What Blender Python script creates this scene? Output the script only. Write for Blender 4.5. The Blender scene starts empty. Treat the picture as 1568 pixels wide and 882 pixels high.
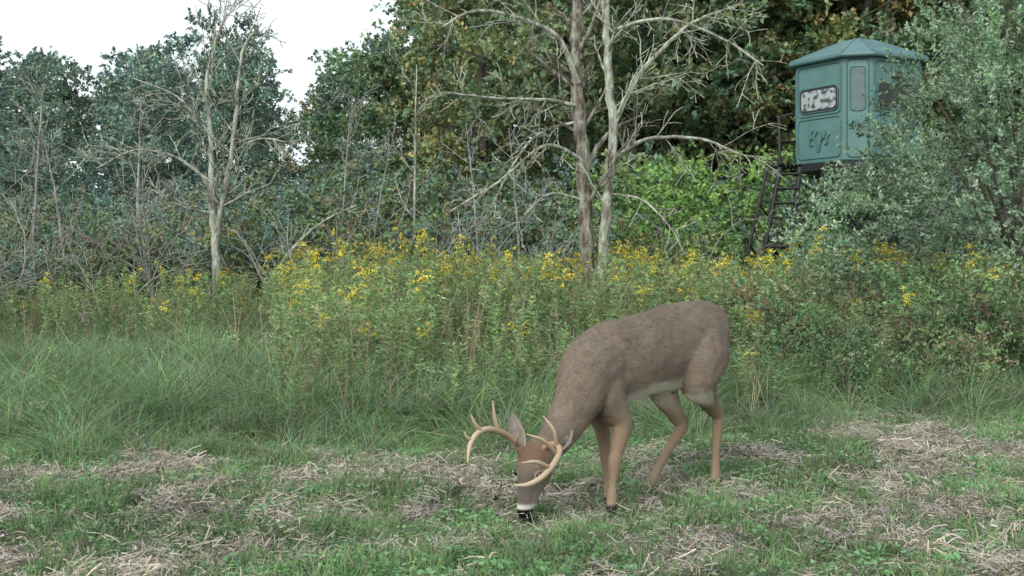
import bpy, math, random
import numpy as np
from mathutils import Vector, Matrix, noise as mnoise

scene = bpy.context.scene
scene.view_settings.view_transform = 'Standard'
scene.view_settings.look = 'None'
scene.view_settings.exposure = 0
R = np.random.default_rng(7)

# ------------------------------------------------------------------ helpers
def ground_h(x, y):
    x = np.asarray(x, float); y = np.asarray(y, float)
    h = 0.018*np.sin(1.7*x+0.6*y) + 0.014*np.sin(2.9*y-1.1*x+1) + 0.01*np.sin(5.1*x+3.7*y)
    return h*np.clip((60-np.hypot(x, y))/20, 0, 1)

def nz(x, y, s=1.0, off=0.0):
    return np.array([mnoise.noise(Vector((a*s+off, b*s-off, off))) for a, b in zip(np.atleast_1d(x), np.atleast_1d(y))])

class MB:
    def __init__(s): s.V=[]; s.F=[]; s.C=[]; s.n=0
    def add(s, V, F, C):
        V=np.asarray(V,float).reshape(-1,3); F=np.asarray(F,int).reshape(-1,4)
        C=np.asarray(C,float)
        if C.ndim==1: C=np.tile(C,(len(V),1))
        s.V.append(V); s.F.append(F+s.n); s.C.append(C); s.n+=len(V)
    def mesh(s, name, mat, smooth=False):
        V=np.concatenate(s.V); F=np.concatenate(s.F); C=np.concatenate(s.C)
        me=bpy.data.meshes.new(name)
        me.vertices.add(len(V)); me.vertices.foreach_set('co', V.ravel())
        me.loops.add(F.size); me.loops.foreach_set('vertex_index', F.ravel())
        me.polygons.add(len(F))
        me.polygons.foreach_set('loop_start', np.arange(0,F.size,4))
        me.polygons.foreach_set('use_smooth', np.full(len(F), smooth))
        me.update(calc_edges=True)
        a=me.color_attributes.new('Col','FLOAT_COLOR','POINT')
        a.data.foreach_set('color', np.hstack([C,np.ones((len(C),1))]).ravel())
        me.materials.append(mat)
        return me

def obj(name, me, parent=None, coll=None):
    o=bpy.data.objects.new(name, me)
    (coll or scene.collection).objects.link(o)
    if parent: o.parent=parent
    return o
def empty(name, loc=(0,0,0), rotz=0):
    e=bpy.data.objects.new(name,None); scene.collection.objects.link(e)
    e.location=loc; e.rotation_euler=(0,0,rotz); e.empty_display_size=0.3
    return e

def unit(a): return a/np.maximum(np.linalg.norm(a,axis=-1,keepdims=True),1e-9)

def leaves(mb, P, D, L, W, C, rng, up=0.0, rvec=None):
    n=len(P); D=unit(D)
    rv=rng.normal(size=(n,3)); rv[:,2]+=up
    if rvec is not None: rv=rvec
    S=unit(np.cross(D, rv))
    L=np.broadcast_to(L,(n,))[:,None]; W=np.broadcast_to(W,(n,))[:,None]
    V=np.stack([P, P+D*L*.45+S*W*.5, P+D*L, P+D*L*.45-S*W*.5],1)
    F=np.arange(n*4).reshape(n,4)
    C=np.repeat(np.asarray(C),4,axis=0)
    mb.add(V,F,C)

def pal(rng,n,cols,var=.25):
    cols=np.asarray(cols,float); c=cols[rng.integers(0,len(cols),n)]
    c=c*(1+rng.uniform(-var,var,(n,1)))*(1+rng.uniform(-.08,.08,(n,3)))
    return np.clip(c,0,1)

def blades(mb, rng, n, spread, Lr, w, lean, droop, cols, k=4, z0=0, dark=.5):
    ang=rng.uniform(0,2*math.pi,n); rr=spread*np.sqrt(rng.random(n))
    base=np.stack([rr*np.cos(ang),rr*np.sin(ang),np.full(n,z0)],1)
    az=ang+rng.normal(0,.9,n)
    L=rng.uniform(*Lr,n); le=rng.uniform(*lean,n); dr=rng.uniform(*droop,n)
    t=np.linspace(0,1,k+1)
    hz=L[:,None]*(le[:,None]*t+dr[:,None]*t**2)
    vz=L[:,None]*(t*(1-.3*le[:,None])-dr[:,None]*.75*t**2.2)
    d=np.stack([np.cos(az),np.sin(az)],1)
    px=base[:,0:1]+d[:,0:1]*hz; py=base[:,1:2]+d[:,1:2]*hz; pz=base[:,2:3]+np.maximum(vz,.005)
    P=np.stack([px,py,pz],2)
    ta=az+math.pi/2+rng.normal(0,.5,n)
    side=np.stack([np.cos(ta),np.sin(ta),rng.normal(0,.3,n)],1)[:,None,:]
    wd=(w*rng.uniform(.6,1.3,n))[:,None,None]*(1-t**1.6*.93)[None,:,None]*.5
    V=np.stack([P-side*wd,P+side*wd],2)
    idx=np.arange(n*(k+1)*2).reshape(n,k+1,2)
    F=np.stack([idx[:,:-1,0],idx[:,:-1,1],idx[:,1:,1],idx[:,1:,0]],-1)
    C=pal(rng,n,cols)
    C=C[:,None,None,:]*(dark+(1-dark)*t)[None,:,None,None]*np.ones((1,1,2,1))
    mb.add(V,F,C.reshape(-1,3))

def tube(mb, pts, rad, col, sides=6, closed=False, flat=None):
    pts=np.asarray(pts,float); n=len(pts)
    rad=np.broadcast_to(rad,(n,)).astype(float)
    if closed:
        T=unit(np.roll(pts,-1,0)-np.roll(pts,1,0))
    else:
        T=unit(np.gradient(pts,axis=0))
    ref=np.array([0.31,0.52,0.79]) if abs(T[0]@np.array([0.31,0.52,0.79]))<.9 else np.array([1.,0,0])
    A=np.zeros_like(pts); a=np.cross(T[0],ref); a/=np.linalg.norm(a)
    for i in range(n):
        a=a-T[i]*(a@T[i]); a/=max(np.linalg.norm(a),1e-9); A[i]=a
    B=np.cross(T,A)
    th=np.linspace(0,2*math.pi,sides,endpoint=False)
    V=pts[:,None,:]+rad[:,None,None]*(A[:,None,:]*np.cos(th)[None,:,None]+B[:,None,:]*np.sin(th)[None,:,None])
    idx=np.arange(n*sides).reshape(n,sides)
    if closed: nx=np.roll(idx,-1,0); i0=idx
    else: nx=idx[1:]; i0=idx[:-1]
    F=np.stack([i0,np.roll(i0,-1,1),np.roll(nx,-1,1),nx],-1)
    mb.add(V,F,col)

def smooth_path(pts, m=6):
    pts=np.asarray(pts,float)
    P=np.vstack([2*pts[0]-pts[1],pts,2*pts[-1]-pts[-2]]); out=[]
    for i in range(1,len(P)-2):
        for t in np.linspace(0,1,m,endpoint=False):
            p0,p1,p2,p3=P[i-1:i+3]
            out.append(.5*((2*p1)+(-p0+p2)*t+(2*p0-5*p1+4*p2-p3)*t*t+(-p0+3*p1-3*p2+p3)*t**3))
    out.append(pts[-1]); return np.array(out)

# ------------------------------------------------------------------ materials
def new_mat(name):
    m=bpy.data.materials.new(name); m.use_nodes=True
    nt=m.node_tree; nt.nodes.clear()
    out=nt.nodes.new('ShaderNodeOutputMaterial')
    return m,nt,out
def N(nt,t,**kw):
    n=nt.nodes.new(t)
    for k,v in kw.items(): setattr(n,k,v)
    return n

def leaf_mat(name, trans=.3, rough=.55, hue=.04, val=.35, noise_scale=.6):
    m,nt,out=new_mat(name); L=nt.links
    at=N(nt,'ShaderNodeAttribute',attribute_name='Col')
    oi=N(nt,'ShaderNodeObjectInfo')
    geo=N(nt,'ShaderNodeNewGeometry')
    no=N(nt,'ShaderNodeTexNoise'); no.inputs['Scale'].default_value=noise_scale; no.inputs['Detail'].default_value=1
    L.new(geo.outputs['Position'],no.inputs['Vector'])
    hs=N(nt,'ShaderNodeHueSaturation')
    mh=N(nt,'ShaderNodeMapRange'); mh.inputs['To Min'].default_value=.5-hue; mh.inputs['To Max'].default_value=.5+hue
    L.new(oi.outputs['Random'],mh.inputs['Value']); L.new(mh.outputs['Result'],hs.inputs['Hue'])
    mv=N(nt,'ShaderNodeMapRange'); mv.inputs['From Min'].default_value=.3; mv.inputs['From Max'].default_value=.7
    mv.inputs['To Min'].default_value=1-val; mv.inputs['To Max'].default_value=1+val
    L.new(no.outputs['Fac'],mv.inputs['Value']); L.new(mv.outputs['Result'],hs.inputs['Value'])
    L.new(at.outputs['Color'],hs.inputs['Color'])
    pb=N(nt,'ShaderNodeBsdfPrincipled'); pb.inputs['Roughness'].default_value=rough
    pb.inputs['Specular IOR Level'].default_value=.3
    L.new(hs.outputs['Color'],pb.inputs['Base Color'])
    tr=N(nt,'ShaderNodeBsdfTranslucent'); L.new(hs.outputs['Color'],tr.inputs['Color'])
    mx=N(nt,'ShaderNodeMixShader'); mx.inputs['Fac'].default_value=trans
    L.new(pb.outputs[0],mx.inputs[1]); L.new(tr.outputs[0],mx.inputs[2]); L.new(mx.outputs[0],out.inputs['Surface'])
    return m
M_leaf=leaf_mat('leaf_foliage',trans=.22)
M_shrub=leaf_mat('shrub_foliage',trans=.22,hue=0,noise_scale=.8)
M_grass=leaf_mat('grass_blades',trans=.25,hue=0,val=.3,noise_scale=.9)
M_dry=leaf_mat('dry_thatch',trans=.08,hue=0,val=.25,noise_scale=1.5)
M_flower=leaf_mat('weed_foliage',trans=.25,hue=0,val=.3)

def bark_mat(name, c1, c2, scale=9, bias=.5):
    m,nt,out=new_mat(name); L=nt.links
    tc=N(nt,'ShaderNodeTexCoord')
    mp=N(nt,'ShaderNodeMapping'); mp.inputs['Scale'].default_value=(1,1,.35)
    L.new(tc.outputs['Object'],mp.inputs['Vector'])
    no=N(nt,'ShaderNodeTexNoise'); no.inputs['Scale'].default_value=scale; no.inputs['Detail'].default_value=6
    no.inputs['Roughness'].default_value=.7
    L.new(mp.outputs[0],no.inputs['Vector'])
    cr=N(nt,'ShaderNodeValToRGB'); cr.color_ramp.elements[0].position=bias-.1; cr.color_ramp.elements[1].position=bias+.1
    cr.color_ramp.elements[0].color=(*c1,1); cr.color_ramp.elements[1].color=(*c2,1)
    L.new(no.outputs['Fac'],cr.inputs[0])
    bp=N(nt,'ShaderNodeBump'); bp.inputs['Strength'].default_value=.8; bp.inputs['Distance'].default_value=.02
    n2=N(nt,'ShaderNodeTexNoise'); n2.inputs['Scale'].default_value=40; L.new(mp.outputs[0],n2.inputs['Vector'])
    L.new(n2.outputs['Fac'],bp.inputs['Height'])
    pb=N(nt,'ShaderNodeBsdfPrincipled'); pb.inputs['Roughness'].default_value=.9
    L.new(cr.outputs[0],pb.inputs['Base Color']); L.new(bp.outputs[0],pb.inputs['Normal'])
    L.new(pb.outputs[0],out.inputs['Surface']); return m
M_bark_pale=bark_mat('bark_pale_lichen',(.15,.14,.11),(.46,.50,.42))
M_bark_brown=bark_mat('bark_brown_lichen',(.085,.062,.048),(.34,.35,.29),bias=.53)
M_bark_dark=bark_mat('bark_dark',(.035,.03,.024),(.11,.1,.08))
M_bark_grey=bark_mat('bark_grey',(.17,.165,.15),(.36,.36,.33))

def simple(name,col,rough=.5,metal=0,bump=0,var=.15,scale=8):
    m,nt,out=new_mat(name); L=nt.links
    tc=N(nt,'ShaderNodeTexCoord'); no=N(nt,'ShaderNodeTexNoise'); no.inputs['Scale'].default_value=scale; no.inputs['Detail'].default_value=5
    L.new(tc.outputs['Object'],no.inputs['Vector'])
    cr=N(nt,'ShaderNodeValToRGB')
    cr.color_ramp.elements[0].position=.3; cr.color_ramp.elements[1].position=.7
    cr.color_ramp.elements[0].color=(*[c*(1-var) for c in col],1); cr.color_ramp.elements[1].color=(*[min(1,c*(1+var)) for c in col],1)
    L.new(no.outputs['Fac'],cr.inputs[0])
    pb=N(nt,'ShaderNodeBsdfPrincipled'); pb.inputs['Roughness'].default_value=rough; pb.inputs['Metallic'].default_value=metal
    L.new(cr.outputs[0],pb.inputs['Base Color'])
    if bump:
        bp=N(nt,'ShaderNodeBump'); bp.inputs['Strength'].default_value=bump; bp.inputs['Distance'].default_value=.01
        L.new(no.outputs['Fac'],bp.inputs['Height']); L.new(bp.outputs[0],pb.inputs['Normal'])
    L.new(pb.outputs[0],out.inputs['Surface']); return m

# ------------------------------------------------------------------ camera / light / sky
cam=bpy.data.cameras.new('camera'); co=bpy.data.objects.new('camera',cam); scene.collection.objects.link(co)
co.location=(0,0,1.2); co.rotation_euler=(math.radians(90),0,0)
cam.sensor_width=36; cam.lens=42.5; cam.shift_y=-0.026; cam.clip_start=.05; cam.clip_end=2000
scene.camera=co

SUN_EL, SUN_AZ = 38, -150
w=bpy.data.worlds.new('World'); scene.world=w; w.use_nodes=True
nt=w.node_tree; bg=nt.nodes['Background']; sky=nt.nodes.new('ShaderNodeTexSky'); sky.sky_type='NISHITA'
sky.sun_disc=False; sky.sun_elevation=math.radians(SUN_EL); sky.sun_rotation=math.radians(SUN_AZ)
sky.air_density=1.0; sky.dust_density=4; sky.ozone_density=1
hz=nt.nodes.new('ShaderNodeMix'); hz.data_type='RGBA'; hz.inputs[0].default_value=.7; hz.inputs[7].default_value=(8.9,9.5,9.8,1)  # thin bright cloud veil
nt.links.new(sky.outputs[0],hz.inputs[6]); nt.links.new(hz.outputs[2],bg.inputs[0]); bg.inputs[1].default_value=.15
sl=bpy.data.lights.new('sun','SUN'); sl.energy=2.3; sl.angle=math.radians(35); sl.color=(1,.97,.90)
so=bpy.data.objects.new('sun',sl); scene.collection.objects.link(so)
e,a=math.radians(SUN_EL),math.radians(SUN_AZ)
sd=Vector((math.sin(a)*math.cos(e),math.cos(a)*math.cos(e),math.sin(e)))
so.rotation_euler=sd.to_track_quat('Z','Y').to_euler(); so.location=(-10,-5,20)

# ------------------------------------------------------------------ ground
def axis_coords(lo,hi,fine_lo,fine_hi,step):
    f=list(np.arange(fine_lo,fine_hi,step)); o=[]
    s=step; v=fine_hi
    while v<hi: o.append(v); s*=1.35; v+=s
    o.append(hi); s=step; v=fine_lo-s; b=[]
    while v>lo: b.append(v); s*=1.35; v-=s
    b.append(lo); return np.array(b[::-1]+f+o)
gx=axis_coords(-500,500,-8,8,.12); gy=axis_coords(-100,900,2,20,.12)
X,Y=np.meshgrid(gx,gy); Z=ground_h(X,Y)
mb=MB(); idx=np.arange(X.size).reshape(X.shape)
mb.add(np.stack([X,Y,Z],-1),np.stack([idx[:-1,:-1],idx[:-1,1:],idx[1:,1:],idx[1:,:-1]],-1),np.zeros(3))
gm,nt,out=new_mat('ground_soil_thatch'); L=nt.links
geo=N(nt,'ShaderNodeNewGeometry')
n1=N(nt,'ShaderNodeTexNoise'); n1.inputs['Scale'].default_value=2.6; n1.inputs['Detail'].default_value=8; n1.inputs['Roughness'].default_value=.75
n2=N(nt,'ShaderNodeTexNoise'); n2.inputs['Scale'].default_value=45; n2.inputs['Detail'].default_value=6
L.new(geo.outputs['Position'],n1.inputs['Vector']); L.new(geo.outputs['Position'],n2.inputs['Vector'])
c1=N(nt,'ShaderNodeValToRGB'); c1.color_ramp.elements[0].position=.38; c1.color_ramp.elements[1].position=.6
c1.color_ramp.elements[0].color=(.085,.12,.045,1); c1.color_ramp.elements[1].color=(.20,.175,.12,1)
L.new(n1.outputs['Fac'],c1.inputs[0])
mr=N(nt,'ShaderNodeMapRange'); mr.inputs['From Min'].default_value=.3; mr.inputs['From Max'].default_value=.7; mr.inputs['To Min'].default_value=.35; mr.inputs['To Max'].default_value=1.5
L.new(n2.outputs['Fac'],mr.inputs['Value'])
mx=N(nt,'ShaderNodeMix',data_type='RGBA',blend_type='MULTIPLY'); mx.inputs[0].default_value=1
L.new(c1.outputs[0],mx.inputs[6]); L.new(mr.outputs[0],mx.inputs[7])
bp=N(nt,'ShaderNodeBump'); bp.inputs['Distance'].default_value=.03; L.new(n2.outputs['Fac'],bp.inputs['Height'])
pb=N(nt,'ShaderNodeBsdfPrincipled'); pb.inputs['Roughness'].default_value=1
L.new(mx.outputs[2],pb.inputs['Base Color']); L.new(bp.outputs[0],pb.inputs['Normal']); L.new(pb.outputs[0],out.inputs['Surface'])
obj('ground',mb.mesh('ground',gm,True))

# ------------------------------------------------------------------ scatter (instanced masses)
def make_coll(name, meshes):
    c=bpy.data.collections.new(name)
    for i,me in enumerate(meshes):
        o=bpy.data.objects.new(f'{name}_proto_{i:02d}',me); c.objects.link(o)
    return c
def scatter(name, coll, P, rot, scl, idx, realize=False):
    me=bpy.data.meshes.new(name); me.vertices.add(len(P)); me.vertices.foreach_set('co',np.asarray(P,float).ravel())
    a=me.attributes.new('rot','FLOAT_VECTOR','POINT'); a.data.foreach_set('vector',np.asarray(rot,float).ravel())
    a=me.attributes.new('scl','FLOAT_VECTOR','POINT'); a.data.foreach_set('vector',np.asarray(scl,float).ravel())
    a=me.attributes.new('idx','INT','POINT'); a.data.foreach_set('value',np.asarray(idx,np.int32))
    o=obj(name,me)
    g=bpy.data.node_groups.new(name+'_gn','GeometryNodeTree')
    g.interface.new_socket('Geometry',in_out='INPUT',socket_type='NodeSocketGeometry')
    g.interface.new_socket('Geometry',in_out='OUTPUT',socket_type='NodeSocketGeometry')
    gi=g.nodes.new('NodeGroupInput'); go=g.nodes.new('NodeGroupOutput')
    ip=g.nodes.new('GeometryNodeInstanceOnPoints'); ci=g.nodes.new('GeometryNodeCollectionInfo')
    ci.inputs['Collection'].default_value=coll; ci.inputs['Separate Children'].default_value=True; ci.inputs['Reset Children'].default_value=True
    def na(n,t):
        x=g.nodes.new('GeometryNodeInputNamedAttribute'); x.data_type=t; x.inputs['Name'].default_value=n; return x.outputs['Attribute']
    er=g.nodes.new('FunctionNodeEulerToRotation')
    l=g.links
    l.new(gi.outputs[0],ip.inputs['Points']); l.new(ci.outputs[0],ip.inputs['Instance'])
    ip.inputs['Pick Instance'].default_value=True
    l.new(na('idx','INT'),ip.inputs['Instance Index'])
    l.new(na('rot','FLOAT_VECTOR'),er.inputs[0]); l.new(er.outputs[0],ip.inputs['Rotation'])
    l.new(na('scl','FLOAT_VECTOR'),ip.inputs['Scale'])
    if realize:
        rl=g.nodes.new('GeometryNodeRealizeInstances'); l.new(ip.outputs[0],rl.inputs[0]); l.new(rl.outputs[0],go.inputs[0])
    else: l.new(ip.outputs[0],go.inputs[0])
    md=o.modifiers.new('scatter','NODES'); md.node_group=g
    return o
def rand_rot(n,tilt=.15):
    return np.stack([R.normal(0,tilt,n),R.normal(0,tilt,n),R.uniform(0,2*math.pi,n)],1)
def sc3(s): s=np.asarray(s); return np.stack([s,s,s],1)
def field(n,y0,y1,extra=.6,slope=.45):
    out=[]
    while len(out)<n:
        y=R.uniform(y0,y1); x=R.uniform(-1,1)*(slope*y1+extra)
        if abs(x)<slope*y+extra: out.append((x,y))
    a=np.array(out); return a[:,0],a[:,1]
def mown_edge(x):
    x=np.asarray(x)
    return 7.1+.28*np.sin(1.3*x+.5)+.15*np.sin(3.1*x)+np.clip(x-.4,0,3)*.75

G1=[(.17,.32,.11),(.21,.36,.13),(.14,.30,.14),(.25,.35,.14)]
G2=[(.21,.35,.12),(.26,.39,.14),(.18,.35,.18),(.33,.39,.18),(.17,.34,.19)]
TAN=[(.40,.35,.27),(.32,.29,.24),(.46,.41,.33),(.25,.22,.19),(.36,.34,.31)]

pr=[]
for i in range(4):
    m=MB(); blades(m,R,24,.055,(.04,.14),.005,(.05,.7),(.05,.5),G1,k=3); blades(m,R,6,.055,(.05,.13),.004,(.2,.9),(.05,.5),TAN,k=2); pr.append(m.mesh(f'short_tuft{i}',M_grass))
for i in range(2):
    m=MB(); n=30; P=np.stack([R.normal(0,.035,n),R.normal(0,.035,n),R.uniform(.015,.06,n)],1)
    D=np.stack([R.normal(0,1,n),R.normal(0,1,n),R.normal(.1,.2,n)],1)
    leaves(m,P,D,R.uniform(.015,.03,n),.016,pal(R,n,[(.14,.30,.12),(.17,.34,.14)]),R,up=3)
    blades(m,R,10,.04,(.04,.10),.004,(.05,.5),(.05,.4),G1,k=3); pr.append(m.mesh(f'clover{i}',M_grass))
C_short=make_coll('short_grass',pr)
def thatchiness(x,y): return .5*nz(x,y,.9,3.3)+.75*nz(x,y*.75,2.3,8.1)+.75*nz(x,y*.8,6.1,1.7)
x,y=field(20000,3.6,9.8)
pn=thatchiness(x,y)
keep=(y<mown_edge(x)+.6)&(R.random(len(x))<np.clip(.56-.7*pn,.14,1))
nose=(np.abs(x-.06)<.16)&(y>5.2)&(y<5.62)
keep&=~(nose&(R.random(len(x))<.75))
x,y=x[keep],y[keep]; n=len(x)
s=R.uniform(.45,1.2,n)*(1-.25*np.clip(pn[keep],-1,1))*np.where(nose[keep],.45,1)
scatter('mown_grass',C_short,np.stack([x,y,ground_h(x,y)],1),rand_rot(n),sc3(s),R.integers(0,6,n),True)

pr=[]
for i in range(5):
    m=MB(); n=46
    P=np.stack([R.normal(0,.055,n),R.normal(0,.055,n),R.uniform(.003,.035,n)],1)
    az=R.uniform(0,6.28,n) if i%2 else R.normal(.4,.9,n)
    L_=R.uniform(.02,.09,n); t=np.linspace(0,1,3)
    d=np.stack([np.cos(az),np.sin(az),R.normal(.03,.3,n)],1)
    Q=P[:,None,:]+d[:,None,:]*L_[:,None,None]*(t-.5)[None,:,None]; Q[:,:,2]+=.008*np.sin(math.pi*t)[None]*R.uniform(-.3,1.4,(n,1)); Q[:,:,2]=np.maximum(Q[:,:,2],.004)
    s=np.stack([-np.sin(az),np.cos(az),R.normal(0,.6,n)],1)[:,None,:]*R.uniform(.0009,.0026,(n,1,1))
    V=np.stack([Q-s,Q+s],2); ix=np.arange(n*6).reshape(n,3,2)
    m.add(V,np.stack([ix[:,:-1,0],ix[:,:-1,1],ix[:,1:,1],ix[:,1:,0]],-1),np.repeat(pal(R,n,TAN,.4),6,axis=0)); pr.append(m.mesh(f'thatch{i}',M_dry))
C_th=make_coll('thatch',pr)
x,y=field(15000,3.6,9.8); pn=thatchiness(x,y)
keep=(y<mown_edge(x)+.5)&(R.random(len(x))<np.clip(.36+.9*pn,.08,.9)); x,y,pn=x[keep],y[keep],pn[keep]; n=len(x)
hh=np.clip(pn,0,.6)*.09
scatter('dead_grass_thatch',C_th,np.stack([x,y,ground_h(x,y)+R.random(n)*hh],1),rand_rot(n,.25),sc3(R.uniform(.5,1.25,n)),R.integers(0,5,n),True)

pr=[]
for i in range(5):
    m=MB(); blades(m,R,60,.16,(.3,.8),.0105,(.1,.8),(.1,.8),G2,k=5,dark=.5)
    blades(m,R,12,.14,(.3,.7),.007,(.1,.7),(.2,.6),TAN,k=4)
    pr.append(m.mesh(f'tall_clump{i}',M_grass))
C_tall=make_coll('tall_grass',pr)
x,y=field(2500,6.8,13.5,1.0,.48); keep=(y>mown_edge(x)+R.uniform(-.2,.5,len(x)))
keep&=R.random(len(x))<np.clip(1.2-(y-8)*.14,.2,1)
x,y=x[keep],y[keep]
x2=R.uniform(-13,-2,1500); y2=R.uniform(9,24,1500); k2=(x2<-.2*y2+.3)&(x2>-.5*y2-1); x=np.r_[x,x2[k2]]; y=np.r_[y,y2[k2]]; n=len(x)
s=R.uniform(.45,1.05,n)*(1+.4*nz(x,y,.7,2.))
s=s*np.clip(.5+.3*(y-mown_edge(x)),.45,1)
scatter('tall_grass',C_tall,np.stack([x,y,ground_h(x,y)],1),rand_rot(n,.25),np.stack([s,s,s*R.uniform(.65,1.05,n)],1),R.integers(0,5,n),True)

# goldenrod & weeds
GL=[(.18,.31,.12),(.23,.36,.14),(.27,.35,.15),(.16,.28,.14)]
YL=[(.68,.56,.06),(.75,.65,.10),(.55,.49,.08)]
WL=[(.7,.7,.66)]
def weed(flower,H,leafc=GL,nleaf=75,stemc=(.26,.27,.13),ll=(.05,.10),lw=.016,fc=YL):
    m=MB()
    for st in range(R.integers(1,4)):
        bx,by=R.normal(0,.04,2); lean=R.normal(0,.14,2); h=H*R.uniform(.8,1.05)
        t=np.linspace(0,1,7); pts=np.stack([bx+lean[0]*h*t**2,by+lean[1]*h*t**2,h*t],1)
        tube(m,pts,np.linspace(.005,.002,7),np.array(stemc),3)
        n=nleaf; tt=R.uniform(.12,.98,n); P=np.stack([np.interp(tt,t,pts[:,j]) for j in range(3)],1)
        az=R.uniform(0,6.28,n); D=np.stack([np.cos(az),np.sin(az),R.normal(.35,.4,n)],1)
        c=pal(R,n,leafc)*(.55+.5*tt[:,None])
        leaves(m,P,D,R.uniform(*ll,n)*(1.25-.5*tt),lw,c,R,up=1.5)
        if flower and (st==0 or R.random()<.35):
            top=pts[-1]; side=R.uniform(0,6.28)
            for b in range(R.integers(5,9)):
                a=side+R.normal(0,.9); z0=R.uniform(-.16,.02); Lb=R.uniform(.05,.15)
                s=np.linspace(0,1,5)
                bp_=np.array([top[0],top[1],top[2]+z0])+np.stack([np.cos(a)*Lb*s,np.sin(a)*Lb*s,Lb*(1.0*s-.8*s**2)],1)
                tube(m,bp_,.002,np.array((.25,.27,.08)),3)
                k=18; ss=R.uniform(.15,1,k); P=np.stack([np.interp(ss,s,bp_[:,j]) for j in range(3)],1)+R.normal(0,.006,(k,3))
                P[:,2]+=.006
                leaves(m,P,R.normal(0,1,(k,3))+np.array([0,0,.6]),R.uniform(.010,.022,k),.013,pal(R,k,fc),R)
    return m
pr=[]
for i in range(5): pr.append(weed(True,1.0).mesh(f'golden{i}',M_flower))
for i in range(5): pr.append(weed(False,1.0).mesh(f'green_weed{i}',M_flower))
for i in range(2):
    m=weed(False,1.0,[(.26,.20,.14),(.33,.28,.20),(.20,.24,.12)],45,(.34,.28,.20),(.03,.07),.012); pr.append(m.mesh(f'dry_stalk{i}',M_flower))
m=MB(); blades(m,R,5,.1,(.9,1.25),.006,(.02,.3),(.0,.15),[(.55,.48,.33),(.47,.40,.27)],k=5,dark=.8); pr.append(m.mesh('dry_straw',M_flower))
pr.append(weed(True,.55,GL,40,fc=WL).mesh('aster',M_flower))
C_w=make_coll('weeds',pr)
x,y=field(5000,7.8,20,1.5,.47); me_=mown_edge(x)
q=x/y
dens=np.where(q<-.2,np.clip(.12+(y-12)*.07+(q+.2)*.3,.04,.6),np.clip(.35+.2*(y-me_-.8),0,1))
keep=(y>me_+.4)&(R.random(len(x))<dens); x,y,me_,q=x[keep],y[keep],me_[keep],q[keep]; n=len(x)
H=np.clip(.42+.155*(y-me_-.4),.4,1.06)*R.uniform(.66,1.26,n)*(1+.18*nz(x,y,.5,5.))
H=np.where(q<-.2,H*.85,H)
pf=np.interp(y,[8,10.5,12.5,15,20],[.04,.045,.08,.20,.32])*np.interp(q,[-.5,-.3,-.2,.15,.24,.5],[.2,.4,1,1,.9,.8])*(1+1.8*nz(x,y,.8,9.))
u=R.random(n); v=R.random(n)
ix=np.where(u<pf,R.integers(0,5,n),np.where(v<.70,R.integers(5,10,n),np.where(v<.925,R.integers(10,12,n),np.where(v<.975,12,13))))
H=np.where(ix<5,H*1.12,H)
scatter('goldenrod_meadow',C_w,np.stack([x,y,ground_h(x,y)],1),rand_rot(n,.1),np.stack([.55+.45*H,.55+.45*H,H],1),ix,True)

# ------------------------------------------------------------------ leafy shrub / tree prototypes
def spray(m,P,D,nl,L,ll,lw,cols,rng):
    n=len(P); D=unit(D)
    t=rng.uniform(.1,1,(n,nl)); L=np.broadcast_to(L,(n,))
    Q=P[:,None,:]+D[:,None,:]*(t*L[:,None])[:,:,None]; Q[:,:,2]-=.18*(t**2)*L[:,None]
    d=D[:,None,:]*.5+rng.normal(0,.75,(n,nl,3))
    base=pal(rng,n,cols,.28)
    C=np.repeat(base[:,None,:],nl,1)*(1+rng.uniform(-.22,.22,(n,nl,1)))
    leaves(m,Q.reshape(-1,3),d.reshape(-1,3),rng.uniform(.7,1.2,n*nl)*ll,lw,np.clip(C,0,1).reshape(-1,3),rng,up=1.2)
def tree_proto(name,cols,H=10.,seed=1,nl=13,ls=.155,low=.12,W=2.3,mat=M_leaf):
    rng=np.random.default_rng(seed); m=MB(); tk=MB()
    t=np.linspace(0,1,9); pts=np.stack([np.cumsum(rng.normal(0,.08,9)),np.cumsum(rng.normal(0,.08,9)),H*.96*t],1)
    tube(tk,pts,np.linspace(.17,.03,9),np.zeros(3),7)
    nlimb=30
    for i in range(nlimb):
        f=low+(1-low)*(i+rng.random())/nlimb*.97
        p0=np.array([np.interp(f,t,pts[:,j]) for j in range(3)])
        env=W*(math.sin(math.pi*min(1,(f*.82+.16)))**.7)*rng.uniform(.6,1.15)
        az=i*2.4+rng.normal(0,.4); el=rng.uniform(.0,.5)+.5*f
        s=np.linspace(0,1,5); d=np.array([math.cos(az),math.sin(az),math.tan(el*.7)])
        lp=p0+d*env*s[:,None]+np.stack([rng.normal(0,.05,5)*s,rng.normal(0,.05,5)*s,-.15*s**2*env],1)
        tube(tk,lp,np.linspace(.05,.012,5),np.zeros(3),4)
        for c in range(4):
            q=lp[-1-(c%3)]+rng.normal(0,.33,3); r=rng.uniform(.35,.75)
            k=13; off=unit(rng.normal(0,1,(k,3)))*r*rng.uniform(.3,1,(k,1)); off[:,2]*=.6
            shade=rng.uniform(.65,1.3)
            spray(m,q+off,off+np.array([0,0,.25]),nl,rng.uniform(.3,.6,k),ls,ls*.62,np.array(cols)*shade,rng)
    return join(name,[m.mesh(name,mat),tk.mesh(name+'_t',M_bark_dark,True)])
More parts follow.
